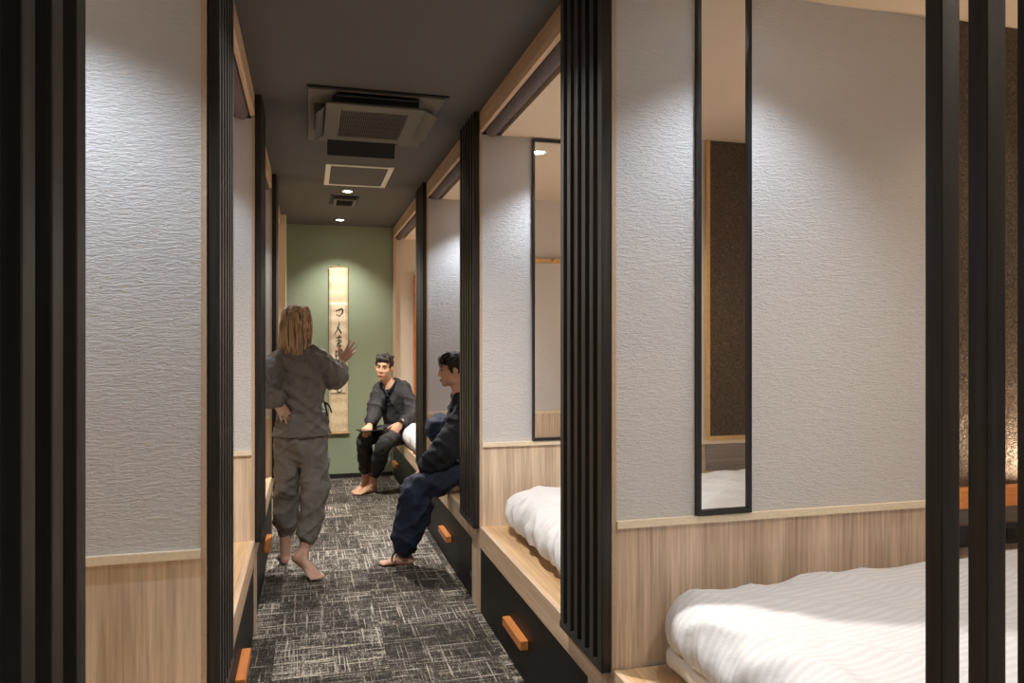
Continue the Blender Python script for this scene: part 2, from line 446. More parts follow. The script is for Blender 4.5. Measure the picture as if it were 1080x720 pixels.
# ------------------------------------------------------------------ bed platforms
def platform(side, y0, y1, ya, yb, label, deep=2.1, mark=False, seam=None, hy=None):
    """y0..y1 the whole front, ya..yb the drawer opening"""
    s = side; xe = XR if s > 0 else XL; xo = (XRO if s > 0 else XLO)
    xi = xe+s*.024
    r = empty('bed_platform', ((xe+xo)/2, (y0+y1)/2, 0), label, 'bed platform', 'bed platforms along the corridor')
    obj('platform_top', B((xi, xo, y0, y1, ZP-.035, ZP-.002)), M['oakx'], r)
    obj('front_rail', B((xe, xi, y0, y1, .3485, ZP)), M['oaky'], r, bevel=.0025)
    for a, b in ((y0, ya), (yb, y1)):
        if b-a > .01: obj('stile', B((xe+s*.001, xi, a, b, 0, .3485)), M['oakz'], r, bevel=.0015)
    for a in (y0+.002, y1-.02): obj('side_panel', B((xi, xo, a, a+.018, 0, ZP-.035)), M['oakz'], r)
    spans = [(ya, yb)] if seam is None else [(ya, seam-.004), (seam+.004, yb)]
    for k, (a, b) in enumerate(spans):
        d = obj('drawer', B((xe+s*.004, xe+s*.022, a+.003, b-.003, .004, .345)), M['drawer'], r, bevel=.0015)
        c = hy if (hy and k == 0) else (a+b)/2
        h = obj('handle', B((xe-s*.032, xe+s*.004, c-.15, c+.15, .158, .198)), M['orange'], d, bevel=.0025)
        if mark and k == 0:
            bm = bmesh.new()
            for (p, q) in (((a+.06, .150), (a+.045, .116)), ((a+.03, .150), (a+.045, .116))):
                d2 = V((0, q[0]-p[0], q[1]-p[1])); nn = V((0, -d2.z, d2.y)).normalized()*.002
                x = xe+s*.004; e = []
                for xx in (x, x-s*.0012):
                    e.append([bm.verts.new((xx, p[0]+nn.y, p[1]+nn.z)), bm.verts.new((xx, q[0]+nn.y, q[1]+nn.z)), bm.verts.new((xx, q[0]-nn.y, q[1]-nn.z)), bm.verts.new((xx, p[0]-nn.y, p[1]-nn.z))])
                bm.faces.new(e[0]); bm.faces.new(list(reversed(e[1])))
                for i in range(4): bm.faces.new((e[0][i], e[0][(i+1) % 4], e[1][(i+1) % 4], e[1][i]))
            bmesh.ops.recalc_face_normals(bm, faces=bm.faces)
            obj('mark', bm, M['white'], d)
    return r

G = .014
platform(1, YP[0]+PT+G, YP[1]-G, .70, YP[1]-.02, 'light oak bed platform under the big white duvet nearest the camera')
platform(1, YP[1]+PT+.006, YP[2]-G+.008, 2.321, YP[2]-.010, 'light oak platform with black drawer and orange handle between the two nearest right screens', hy=3.17)
platform(1, YP[2]+PT+.006, YP[3]-G+.008, 4.13, YP[3]-.010, 'light oak platform with black drawer that the person in navy sits on', mark=True, hy=4.92)
platform(1, YP[3]+PT+.006, YEND-.014, 5.99, YEND-.02, 'light oak platform by the green wall with the man in charcoal sitting on it', seam=7.5)
platform(-1, YPL[0]+PT+G, YPL[1]-G, .70, YPL[1]-.02, 'light oak bed platform behind the black slats at the left edge')
platform(-1, YPL[1]+PT+.006, YPL[2]-G+.008, 2.321, YPL[2]-.010, 'empty light oak platform on the left with a black drawer and orange handle at bottom', hy=3.10)
platform(-1, YPL[2]+PT+.006, YPL[3]-G+.008, 4.14, YPL[3]-.010, 'light oak platform on the left beside the bare feet of the standing person', hy=4.98)
platform(-1, YPL[3]+PT+.006, 7.6, 5.98, 7.58, 'light oak platform on the left hidden behind the legs of the standing person')

# ------------------------------------------------------------------ bedding
def mattress(x0, x1, y0, y1, h, label, seed=0):
    bm = roundbox(x0, x1, y0, y1, ZP, ZP+h, min(.03, h*.45), .03)
    wrinkle(bm, .004, (9, 9, 9), seed)
    for v in bm.verts: v.co.z = max(v.co.z, ZP)
    o = obj('mattress', bm, M['mattress'], smooth=True, base=((x0+x1)/2, (y0+y1)/2, ZP))
    return tag(o, label, 'mattress', 'mattresses on the platforms')

def duvet(x0, x1, y0, y1, z0, z1, label, mat='duvet', seed=0, r=.11, bulge=.03, rise=0.0, step=.014):
    bm = roundbox(x0, x1, y0, y1, z0, z1, r, step)
    cx, cy = (x0+x1)/2, (y0+y1)/2
    bm.normal_update()
    mv = []
    for v in bm.verts:
        p = v.co.copy(); n = v.normal
        edge = min(1, max(0, (x0+.42-p.x)/.42))                     # towards the corridor edge
        up = max(0, n.z)
        n1 = noise.noise(V((p.x*2.2+seed, p.y*2.6, seed*1.3)))
        wob = noise.noise(V((p.x*3+seed, p.y*3, p.z*3)))*.5
        def crest(u, w_, k, pw): return (1-min(1, abs(noise.noise(V((u, w_, k))))*2.4))**pw
        side = crest(p.x*2.0+p.z*3+seed+wob, p.y*8.0-p.z*3.5+wob, seed, 1.5)              # folds over the rounded edge
        long1 = crest((p.x+p.y*.7)*5.5+seed+wob, (p.x*.7-p.y)*1.5+wob, seed+4, 1.8)       # long slanting creases
        long2 = crest((p.x*.5-p.y)*5.0+seed-wob, (p.x+p.y*.5)*1.3, seed+8, 1.8)
        fine = noise.noise(V((p.x*20, p.y*26, p.z*20+seed)))
        d = n*(n1*.016+side*.020*edge*(1-.65*up)+long1*.014*(.4+.6*up)+long2*.010+fine*.003-.012)
        d += V((0, 0, 1))*up*(bulge*(1-((p.x-cx)/(x1-cx))**2)*(1-((p.y-cy)/(y1-cy))**4)+rise*(p.x-x0))
        mv.append(d)
    for v, d in zip(bm.verts, mv):
        v.co += d
        v.co.y = min(max(v.co.y, y0-.02), y1+.02); v.co.z = max(v.co.z, z0)
    o = obj('duvet', bm, M[mat], smooth=True, base=(cx, cy, z0))
    return tag(o, label, 'duvet', 'white duvets on the beds')

mattress(1.04, 2.92, .53, 2.085, .075, 'white mattress under the big striped duvet nearest the camera', 1)
duvet(1.005, 2.93, .55, 2.065, ZP+.083, .715, 'big white satin striped duvet nearest the camera, right of the tall slat screen', 'duvet', 2.3, .10, .02, .035)
mattress(1.09, 2.85, 2.26, 3.87, .045, 'white mattress on the platform with the second narrow mirror', 3)
duvet(.975, 2.86, 2.24, 3.865, ZP+.052, .678, 'plump white duvet below the narrow mirror in the second right cell', 'duvetplain', 5.1, .112, .025, .02)
mattress(.965, 2.85, 4.08, 5.74, .062, 'white mattress under the person in navy', 5)
duvet(1.32, 2.86, 4.12, 5.70, ZP+.070, .66, 'white duvet pushed back behind the person in navy', 'duvetplain', 7.7, .08, .02, .02, .02)
duvet(.872, 2.86, 6.28, 7.265, ZP, .66, 'off white duvet bulging over the platform edge beside the man in charcoal', 'duvetplain', 9.2, .095, .02, .02, .018)

# ------------------------------------------------------------------ mirrors
def wall_mirror(x0, x1, y, z0, z1, label):
    r = empty('wall_mirror', ((x0+x1)/2, y, z0), label, 'mirror', 'tall narrow mirrors')
    f, d = .011, .022
    obj('frame', B((x0, x0+f, y-d, y, z0, z1), (x1-f, x1, y-d, y, z0, z1), (x0+f, x1-f, y-d, y, z0, z0+f*1.4), (x0+f, x1-f, y-d, y, z1-f, z1)), M['metalblack'], r)
    obj('mirror_glass', B((x0+f-.002, x1-f+.002, y-.012, y-.006, z0+f, z1-f+.002)), M['mirror'], r)
    return r
wall_mirror(1.166, 1.354, YP[1]-.0005, .910, 2.55, 'tall narrow black framed mirror on the textured wall above the nearest bed')
wall_mirror(1.179, 1.375, YP[2]-.0005, .910, 2.55, 'tall narrow black framed mirror half hidden behind the tall slat screen')

# ------------------------------------------------------------------ bed heads in the nearest right cell
def headboard(yf, s, label, ledge):
    """yf partition face, s = direction the face looks along y"""
    x0 = 2.115
    r = empty('headboard', (2.5, yf, .74), label, 'headboard')
    q = lambda a, b: (yf+s*a, yf+s*b)
    obj('foil_panel', B((x0+.022, XRO-.002, *q(.001, .014), .93, ZCELL-.002)), M['foil'], r)
    obj('frame', B((x0, x0+.022, *q(.001, .020), .905, ZCELL-.002), (x0+.022, XRO-.002, *q(.001, .020), .905, .928)), M['yellow'], r)
    obj('back_board', B((x0, XRO-.002, *q(.011, .018), .74, .883)), M['greywood'], r)
    if ledge:
        obj('ledge', B((x0, XRO-.002, *q(.018, .075), .886, .948)), M['orangex'], r, bevel=.002)
        o = obj('outlet_panel', B((x0, XRO-.002, *q(.018, .030), .742, .812)), M['metalblack'], r)
        for x in (2.20, 2.36, 2.42): obj('outlet', B((x, x+.035, *q(.030, .033), .76, .795)), M['slot'], o, bevel=.001)
        obj('fill_strip', B((2.52, XRO-.05, *q(.022, .034), .9482, .952)), M['strip'], r)  # added glowing strip, out of view, just under its fill light
    return r
headboard(YP[1], -1, 'brown foil bed head with orange wood ledge seen between the slats at far right', True)
headboard(YP[0]+PT, 1, 'brown bed head with honey wood edging seen reflected in the nearest mirror', False)
hr = empty('coat_rail', (1.85, YP[1]+PT, 2.05), 'light wood rail on the wall reflected in the second mirror', 'coat rail')
obj('board', B((1.45, 2.3, YP[1]+PT+.004, YP[1]+PT+.026, 2.065, 2.10)), M['yellow'], hr, bevel=.002)
for x in (1.6, 1.85, 2.1): obj('peg', cyl(bmesh.new(), (x, YP[1]+PT+.02, 2.08), (x, YP[1]+PT+.07, 2.09), .009, 12), M['yellow'], hr, smooth=True)

# wood framed panel on the end wall of the last right cell
dr = empty('wall_panel', (1.5, YEND, .7), 'orange wood framed panel on the cream end wall behind the man in charcoal', 'panel')
obj('frame', B((1.112, 1.145, YEND-.03, YEND-.001, .70, 2.17), (1.90, 1.933, YEND-.03, YEND-.001, .70, 2.17), (1.145, 1.90, YEND-.03, YEND-.001, 2.137, 2.17), (1.145, 1.90, YEND-.03, YEND-.001, .70, .733)), M['orange'], dr, bevel=.002)
obj('board', B((1.145, 1.90, YEND-.014, YEND-.001, .733, 2.137)), M['cream'], dr)

# ------------------------------------------------------------------ rolled blinds
def blind(side, y0, y1, label):
    s = side; x = (XR+.062) if s > 0 else (XL-.062)
    r = empty('roller_blind', (x, (y0+y1)/2, 2.6), label, 'blind', 'rolled up blinds above the beds')
    obj('roll', cyl(bmesh.new(), (x, y0+.02, 2.580), (x, y1-.02, 2.580), .035, 28), M['blind'], r, smooth='auto')
    for y in (y0+.006, y1-.02): obj('bracket', B((x-.035, x+.035, y, y+.012, 2.575, ZC-.001)), M['acgrey'], r, bevel=.002)
    return r
for a, b, t in ((YP[1]+PT, YP[2], 'grey rolled blind under the wood beam right of the ceiling air conditioner'),
                (YP[2]+PT, YP[3], 'grey rolled blind above the person in navy'), (YP[3]+PT, YEND, 'grey rolled blind nearest the green wall')):
    blind(1, a, b, t)
for a, b, t in ((YPL[1]+PT, YPL[2], 'grey purple rolled blind under the left wood beam, nearest visible on left'),
                (YPL[2]+PT, YPL[3], 'small rolled blind farther along the left wood beam')):
    blind(-1, a, b, t)

# ------------------------------------------------------------------ ceiling fittings
ac = empty('ceiling_air_conditioner', (.33, 4.22, ZC), 'grey brown ceiling air conditioner with dark grille and four open louvres', 'air conditioner')
X0, X1, Y0, Y1 = .0, .665, 3.74, 4.70
zf = ZC-.016
obj('frame', B((X0, X0+.12, Y0, Y1, zf, ZC), (X1-.12, X1, Y0, Y1, zf, ZC), (X0+.12, X1-.12, Y0, Y0+.05, zf, ZC), (X0+.12, X1-.12, Y1-.10, Y1, zf, ZC)), M['acbody'], ac, bevel=.004)
obj('recess', B((X0+.12, X1-.12, Y0+.05, Y1-.10, ZC-.010, ZC), (X0+.03, X0+.115, Y0+.22, Y1-.26, zf-.0015, zf+.002), (X1-.115, X1-.03, Y0+.22, Y1-.26, zf-.0015, zf+.002), (X0+.13, X1-.13, Y0+.006, Y0+.05, zf-.0015, zf+.002), (X0+.13, X1-.13, Y1-.10, Y1-.02, zf-.0015, zf+.002)), M['acdark'], ac)
gx0, gx1, gy0, gy1, gz = .085, .575, 3.795, 4.475, ZC-.062
gp = obj('grille_panel', B((gx0, gx0+.075, gy0, gy1, gz, gz+.012), (gx1-.075, gx1, gy0, gy1, gz, gz+.012), (gx0+.075, gx1-.075, gy0, gy0+.10, gz, gz+.012), (gx0+.075, gx1-.075, gy1-.085, gy1, gz, gz+.012)), M['acbody'], ac, bevel=.003)
bars = [(gx0+.075+i*.0115, gx0+.0783+i*.0115, gy0+.10, gy1-.085, gz+.001, gz+.008) for i in range(30)]
obj('grille', B(*bars, *[(gx0+.075, gx1-.075, gy0+.10+i*.0825, gy0+.103+i*.0825, gz+.003, gz+.008) for i in range(1, 6)]), M['acbody'], gp)
obj('filter', B((gx0+.07, gx1-.07, gy0+.095, gy1-.08, gz+.011, gz+.018)), M['acdark'], gp)
obj('housing', B((gx0+.03, gx1-.03, gy0+.03, gy1-.03, gz+.018, ZC-.008)), M['acdark'], ac)
def flap(c, along, out, ln, wd, tilt, mat):
    """open louvre: hinged at the inner long side, tilted down"""
    c, along, out = V(c), V(along), V(out)
    d = out*math.cos(tilt)+V((0, 0, -1))*math.sin(tilt); n = d.cross(along).normalized()*.003
    bm = bmesh.new()
    vs = [bm.verts.new(c+along*a*ln/2+d*b*wd+n*q) for a in (-1, 1) for b in (0, 1) for q in (-1, 1)]
    for f in ((0, 1, 3, 2), (4, 6, 7, 5), (0, 4, 5, 1), (2, 3, 7, 6), (0, 2, 6, 4), (1, 5, 7, 3)): bm.faces.new([vs[i] for i in f])
    bmesh.ops.recalc_face_normals(bm, faces=bm.faces)
    return obj('louvre', bm, mat, ac, bevel=.001)
flap((X0+.115, 4.16, zf-.004), (0, 1, 0), (-1, 0, 0), .54, .10, .70, M['acgrey'])
flap((X1-.085, 4.16, zf-.004), (0, 1, 0), (1, 0, 0), .50, .085, .42, M['acbody'])
flap((.31, Y1-.11, zf-.012), (1, 0, 0), (0, 1, 0), .40, .10, .95, M['acdark'])
flap((.335, Y0+.055, zf-.004), (1, 0, 0), (0, -1, 0), .40, .06, .25, M['acdark'])
obj('seal_strip', B((X0-.004, X1+.02, Y0-.018, Y0-.004, ZC-.010, ZC)), M['acdark'], ac)

ht = empty('access_hatch', (.355, 5.69, ZC), 'square ceiling access hatch with a cream frame beyond the air conditioner', 'hatch')
x0, x1, y0, y1, f = .118, .588, 5.345, 6.05, .036
obj('frame', B((x0, x0+f, y0, y1, ZC-.008, ZC), (x1-f, x1, y0, y1, ZC-.008, ZC), (x0+f, x1-f, y0, y0+f, ZC-.008, ZC), (x0+f, x1-f, y1-f, y1, ZC-.008, ZC)), M['hatch'], ht, bevel=.002)
obj('panel', B((x0+f+.004, x1-f-.004, y0+f+.004, y1-f-.004, ZC-.004, ZC)), M['ceil'], ht)

vt = empty('ceiling_vent', (.305, 6.70, ZC), 'small dark square ceiling vent just past the lit downlight', 'vent')
x0, x1, y0, y1 = .185, .425, 6.49, 6.90
obj('dark_gap_plate', B((x0, x1, y0, y1, ZC-.006, ZC)), M['acdark'], vt, bevel=.002)  # flat black plate paints the dark gap around the vent frame
x0 += .025; x1 -= .025; y0 += .03; y1 -= .05; f = .026
obj('frame', B((x0, x0+f, y0, y1, ZC-.030, ZC-.006), (x1-f, x1, y0, y1, ZC-.030, ZC-.006), (x0+f, x1-f, y0, y0+f*1.4, ZC-.030, ZC-.006), (x0+f, x1-f, y1-f, y1, ZC-.030, ZC-.006)), M['acbody'], vt, bevel=.002)
obj('grille', B((x0+f, x1-f, y0+f, y1-f, ZC-.012, ZC-.006), *[(x0+f, x1-f, y0+f*1.4+.012+i*.035, y0+f*1.4+.018+i*.035, ZC-.026, ZC-.012) for i in range(7)]), M['acdark'], vt)

LIGHTS = []
def spot(loc, target, watts, deg, blend, col, radius=.03):
    l = bpy.data.lights.new('spot', 'SPOT'); l.energy = watts; l.spot_size = math.radians(deg); l.spot_blend = blend; l.color = col; l.shadow_soft_size = radius
    o = bpy.data.objects.new('spot', l); COL.objects.link(o); o.location = loc
    o.rotation_euler = (V(target)-V(loc)).to_track_quat('-Z', 'Y').to_euler()
    LIGHTS.append(o); return o

def downlight(x, y, z, label, lens='lens', r=.045):
    d = empty('downlight', (x, y, z), label, 'downlight', 'round recessed downlights')
    bm = bmesh.new(); seg = 32; prof = [(r, z-.001), (r+.012, z-.001), (r+.012, z-.004), (r+.004, z-.007), (r-.004, z-.006), (r-.006, z-.001)]
    vr = [[bm.verts.new((x+a*math.cos(2*math.pi*i/seg), y+a*math.sin(2*math.pi*i/seg), zz)) for i in range(seg)] for a, zz in prof]
    for a, b in zip(vr, vr[1:]+vr[:1]):
        for i in range(seg): bm.faces.new((a[i], a[(i+1) % seg], b[(i+1) % seg], b[i]))
    bmesh.ops.recalc_face_normals(bm, faces=bm.faces)
    obj('trim_ring', bm, M['acbody'] if lens == 'lens' else M['hatch'], d, smooth=True)
    bm = bmesh.new(); cyl(bm, (x, y, z-.0005), (x, y, z-.0030), r-.008, 32)
    obj('lens', bm, M[lens], d)
    return d

WARM, COOL, NEUT = (1, .80, .58), (.78, .885, 1.0), (1, .95, .89)
downlight(.31, 6.29, ZC, 'lit downlight between the access hatch and the vent')
downlight(.31, 7.79, ZC, 'small ceiling downlight close to the green wall, above the scroll')
downlight(.33, 2.62, ZC, 'corridor downlight overhead, out of view above the nearest carpet')
downlight(1.3, .78, ZCELL, 'cell downlight over the foot end of the nearest bed', 'lens')
spot((.31, 6.29, ZC-.02), (.31, 6.29, 0), 360, 120, .8, NEUT)
spot((.31, 7.79, ZC-.02), (.31, 7.85, 0), 95, 104, .9, NEUT)
spot((.33, 2.62, ZC-.02), (.33, 2.62, 0), 210, 130, .8, NEUT)
spot((1.3, .78, ZCELL-.02), (1.1, .74, 0), 46, 140, .6, (1, .86, .72))
for i, (x, y, e, t) in enumerate(((1.26, YP[1]-.36, 32, 'cell downlight in front of the nearest mirror'), (1.30, YP[2]-.30, 34, 'cell downlight reflected at the top of the second mirror'),
                         (1.26, YP[3]-.30, 40, 'cell downlight over the person in navy'), (1.55, YEND-.9, 34, 'cell downlight over the bed by the green wall'),
                         (-.66, YPL[1]-.40, 46, 'cell downlight over the nearest left bed'), (-.66, YPL[2]-.30, 30, 'cell downlight over the empty left platform'),
                         (-.66, YPL[3]-.30, 30, 'cell downlight in the third left cell'))):
    warm = i in (3,)
    s_ = 1 if x > 0 else -1
    downlight(x+s_*1.05, y-.25, ZCELL, t.replace('downlight', 'warm downlight').replace(' in front of the nearest mirror', ' at the head of the nearest bed').replace(' reflected at the top of the second mirror', ' at the head of the second bed'), 'lens')
    spot((x+s_*1.05, y-.25, ZCELL-.015), (x+s_*1.05, y-.25, 0), 15 if s_ > 0 else 9, 130, .7, WARM, .03)
    downlight(x, y, ZCELL, t, 'lenscool')
    spot((x, y, ZCELL-.015), (x, y, 0), e, 108, .65, WARM if warm else COOL, .022)

def fill_strip_light(x, y, z, sx, sy, watts, col, up=True, rot=None):  # unseen area fill added to brighten and warm the cell ceilings
    l = bpy.data.lights.new('strip', 'AREA'); l.shape = 'RECTANGLE'; l.size = sx; l.size_y = sy; l.energy = watts; l.color = col
    o = bpy.data.objects.new('strip', l); COL.objects.link(o); o.location = (x, y, z)
    o.rotation_euler = rot if rot else ((math.pi, 0, 0) if up else (0, 0, 0))
    return o
AMB = (1, .70, .45)
fill_strip_light(2.74, YP[1]-.05, 0.958, .42, .03, 10, AMB)
for y in (YP[2]-.1, YP[3]-.1, 7.6): fill_strip_light(2.6, y, 1.0, .7, .05, 12, AMB)
for y in (YPL[1]-.1, YPL[2]-.1, YPL[3]-.1, 7.4): fill_strip_light(-1.9, y, 1.0, .7, .05, 5, (1, .84, .68))

# ------------------------------------------------------------------ hanging scroll
sw = .197; sx0, sx1 = .212, .409; yb = YEND-.030
sc_ = empty('hanging_scroll', ((sx0+sx1)/2, YEND, .47), 'long narrow calligraphy scroll hanging on the green end wall', 'scroll')
bm = bmesh.new()
nz, nx = 90, 6
g = [[bm.verts.new((sx0+(sx1-sx0)*i/nx, yb+.004*noise.noise(V((i*.4, k*.16, 3)))+.002*math.sin(k*.9), .485+1.75*k/nz)) for i in range(nx+1)] for k in range(nz+1)]
for k in range(nz):
    for i in range(nx): bm.faces.new((g[k][i], g[k][i+1], g[k+1][i+1], g[k+1][i]))
ge = bmesh.ops.extrude_face_region(bm, geom=list(bm.faces)); bmesh.ops.translate(bm, verts=[e for e in ge['geom'] if isinstance(e, bmesh.types.BMVert)], vec=(0, .0015, 0))
bmesh.ops.recalc_face_normals(bm, faces=bm.faces)
pp = obj('paper', bm, M['paper'], sc_, smooth=True)
bm = bmesh.new()
zA, zB = .90, 1.86
g = [[bm.verts.new((sx0+.014+(sw-.028)*i/nx, yb-.0055+.004*noise.noise(V((i*.4, (z-.485)/1.75*90*.16, 3)))+.002*math.sin((z-.485)/1.75*90*.9), z)) for i in range(nx+1)] for z in [zA+(zB-zA)*k/60 for k in range(61)]]
for k in range(60):
    for i in range(nx): bm.faces.new((g[k][i], g[k][i+1], g[k+1][i+1], g[k+1][i]))
ge = bmesh.ops.extrude_face_region(bm, geom=list(bm.faces)); bmesh.ops.translate(bm, verts=[e for e in ge['geom'] if isinstance(e, bmesh.types.BMVert)], vec=(0, .0012, 0))
bmesh.ops.recalc_face_normals(bm, faces=bm.faces)
obj('inner_panel', bm, M['paper2'], pp, smooth=True)
obj('bottom_rod', cyl(bmesh.new(), (sx0-.018, yb, .478), (sx1+.018, yb, .478), .013, 18), M['rod'], sc_, smooth=True)
obj('top_rod', cyl(bmesh.new(), (sx0-.004, yb, 2.238), (sx1+.004, yb, 2.238), .007, 12), M['rod'], sc_, smooth=True)
bm = bmesh.new(); cyl(bm, (.31, yb, 2.262), (.31, YEND-.001, 2.262), .004, 10); cyl(bm, (.295, yb, 2.244), (.31, yb, 2.262), .0015, 8); cyl(bm, (.325, yb, 2.244), (.31, yb, 2.262), .0015, 8)
obj('hanger', bm, M['ink'], sc_)
# brush strokes; u across (0..1), v in metres above the floor, w stroke half width
STROKES = [
    [(.36, 1.775, .005), (.50, 1.785, .006), (.68, 1.795, .006), (.76, 1.775, .008), (.70, 1.745, .006), (.58, 1.715, .003)],
    [(.40, 1.735, .006), (.44, 1.722, .004)], [(.52, 1.728, .006), (.56, 1.712, .004)],
    [(.56, 1.655, .004), (.50, 1.61, .006), (.40, 1.565, .006), (.26, 1.53, .004)],
    [(.42, 1.60, .004), (.54, 1.575, .008), (.66, 1.54, .008)],
    [(.40, 1.49, .005), (.55, 1.498, .006), (.68, 1.500, .004)], [(.55, 1.52, .005), (.53, 1.47, .005), (.50, 1.43, .005)],
    [(.38, 1.455, .004), (.62, 1.462, .005), (.66, 1.445, .005), (.42, 1.425, .005), (.62, 1.420, .004)], [(.42, 1.405, .006), (.56, 1.395, .005), (.68, 1.408, .004)],
    [(.36, 1.355, .005), (.33, 1.31, .006), (.36, 1.27, .005)], [(.48, 1.36, .005), (.47, 1.30, .005)], [(.60, 1.355, .006), (.72, 1.362, .005), (.71, 1.31, .005), (.66, 1.265, .004)], [(.36, 1.34, .004), (.70, 1.345, .004)], [(.36, 1.30, .004), (.68, 1.305, .004)],
    [(.40, 1.20, .005), (.58, 1.21, .005), (.50, 1.17, .005), (.62, 1.13, .005), (.42, 1.10, .005)],
    [(.50, 1.055, .006), (.55, 1.035, .006)],
    [(.44, 1.005, .004), (.58, 1.015, .005), (.50, .99, .005), (.60, .975, .006), (.50, .955, .005), (.42, .935, .006), (.50, .912, .006), (.66, .918, .005), (.70, .94, .003)],
    [(.60, 1.02, .004), (.56, .985, .005)],
]
bm = bmesh.new()
for st in STROKES:
    pts = catmull([(sx0+.014+(sw-.028)*u, v, w*1.15) for u, v, w in st], 8)
    for q in range(len(pts)):
        x, z, w = pts[q]
        zz = (z-.485)/1.75*90
        y = yb-.0075+.004*noise.noise(V(((x-sx0)/sw*nx*.4, zz*.16, 3)))+.002*math.sin(zz*.9)
        # a short flat dab of ink, many overlapping dabs make one stroke
        vs = [[bm.verts.new((x+w*.8*math.cos(a*math.pi/4), y+dy, z+w*math.sin(a*math.pi/4))) for a in range(8)] for dy in (0, .003)]
        bm.faces.new(vs[0]); bm.faces.new(list(reversed(vs[1])))
        for a in range(8): bm.faces.new((vs[0][a], vs[0][(a+1) % 8], vs[1][(a+1) % 8], vs[1][a]))
bmesh.ops.recalc_face_normals(bm, faces=bm.faces)
obj('calligraphy', bm, M['ink'], pp)

# ------------------------------------------------------------------ people
def frame_from(fwd, up):
    f = V(fwd).normalized(); u = V(up); u = (u-f*u.dot(f)).normalized(); r = f.cross(u)
    return Matrix((r, f, u)).transposed()              # columns: right, forward, up

def head_shape(bm, c, R, s=1.0):
    P = lambda x, y, z: V(c)+R@(V((x, y, z))*s)
    E_ = lambda x, y, z, a, b, d, rot=None: ellip(bm, P(x, y, z), (a*s, b*s, d*s), R@rot if rot else R)
    E_(0, -.018, .035, .076, .094, .086)
    E_(0, .020, -.030, .067, .067, .086)
    E_(0, .044, -.056, .049, .042, .054)
    E_(0, .064, -.096, .026, .022, .021)
    E_(0, .074, .034, .050, .018, .016)
    for q in (-1, 1):
        E_(q*.033, .052, -.026, .029, .029, .030)
        E_(q*.038, .014, -.066, .024, .046, .034)
        E_(q*.077, -.008, -.008, .009, .021, .032, Matrix.Rotation(-q*.35, 3, 'Z'))
        E_(q*.010, .092, -.034, .010, .012, .008)
    tube(bm, [(*P(0, .084, .026), .009*s), (*P(0, .092, -.004), .0095*s), (*P(0, .102, -.030), .0110*s)])
    E_(0, .084, -.062, .022, .012, .009)
    E_(0, .083, -.072, .020, .012, .008)

def face_parts(r, body, c, R, s=1.0, lid=.0042):
    P = lambda x, y, z: V(c)+R@(V((x, y, z))*s)
    for q in (-1, 1):
        bm = ellip(bmesh.new(), P(q*.032, .0775, .006), (.0125*s, .0085*s, lid*s), R, 16, 10)
        e = obj('eye', bm, M['eyewhite'], body, smooth=True)
        bm = ellip(bmesh.new(), P(q*.032, .0845, .006), (.0058*s, .0036*s, .0050*s), R, 14, 8)
        obj('iris', bm, M['iris'], e, smooth=True)
        bm = tube(bmesh.new(), [(*P(q*.013, .0925, .026), .0030*s), (*P(q*.030, .0895, .032), .0036*s), (*P(q*.050, .076, .028), .0022*s)], seg=10)
        obj('eyebrow', bm, M['brow'], body, smooth=True)
    bm = tube(bmesh.new(), [(*P(-.023, .0865, -.067), .0030*s), (*P(0, .0955, -.0645), .0040*s), (*P(.023, .0865, -.067), .0030*s)], seg=12)
    tube(bm, [(*P(-.018, .089, -.071), .0030*s), (*P(0, .0945, -.0725), .0044*s), (*P(.018, .089, -.071), .0030*s)], seg=12)
    obj('lips', bm, M['lips'], body, smooth=True)

def hand_shape(bm, wrist, d, n, side, curl=(.25, .35, .3), spread=.10, s=1.0, thumb=.75, ext=None):
    """d: towards the fingers, n: palm normal (palm faces n), side: towards the thumb"""
    w, d, n = V(wrist), V(d).normalized(), V(n)
    n = (n-d*n.dot(d)).normalized()
    t = V(side); t = (t-d*t.dot(d)-n*t.dot(n)).normalized()
    palm = .092*s
    tube(bm, [(*(w-d*.03*s), .026*s, .020*s), (*w, .027*s, .019*s), (*(w+d*.045*s), .038*s, .016*s), (*(w+d*palm), .041*s, .0125*s)], ref=t, seg=20)
    for i, (o, ln, r) in enumerate(((.030, .074, .0088), (.0105, .083, .0092), (-.0095, .077, .0088), (-.0285, .060, .0078))):
        p = w+d*(palm-.012*s-.006*s*(i == 3))+t*o*s
        a = (1.5-i)*spread
        q = (d*math.cos(a)+t*math.sin(a)).normalized()
        pts = [(*p, r*s)]; ang = 0; cc = ext[i] if ext else curl
        for f, cu in zip((.46, .30, .24), cc):
            ang += cu
            p = p+(q*math.cos(ang)+n*math.sin(ang))*ln*s*(f+(.18 if f == .46 else 0))
            pts.append((*p, r*s*(1 if f > .4 else .93 if f > .26 else .82)))
        tube(bm, pts, seg=12, k=4)
    p = w+d*.018*s+t*.022*s+n*.004*s
    td = (d*math.cos(thumb)+t*math.sin(thumb)+n*.25).normalized()
    p1 = p+td*.042*s; p2 = p1+(td+d*.35+n*.1).normalized()*.033*s; p3 = p2+(td+d*.6+n*.15).normalized()*.026*s
    tube(bm, [(*p, .015*s), (*p1, .0125*s), (*p2, .0100*s), (*p3, .0085*s)], seg=12, k=4)

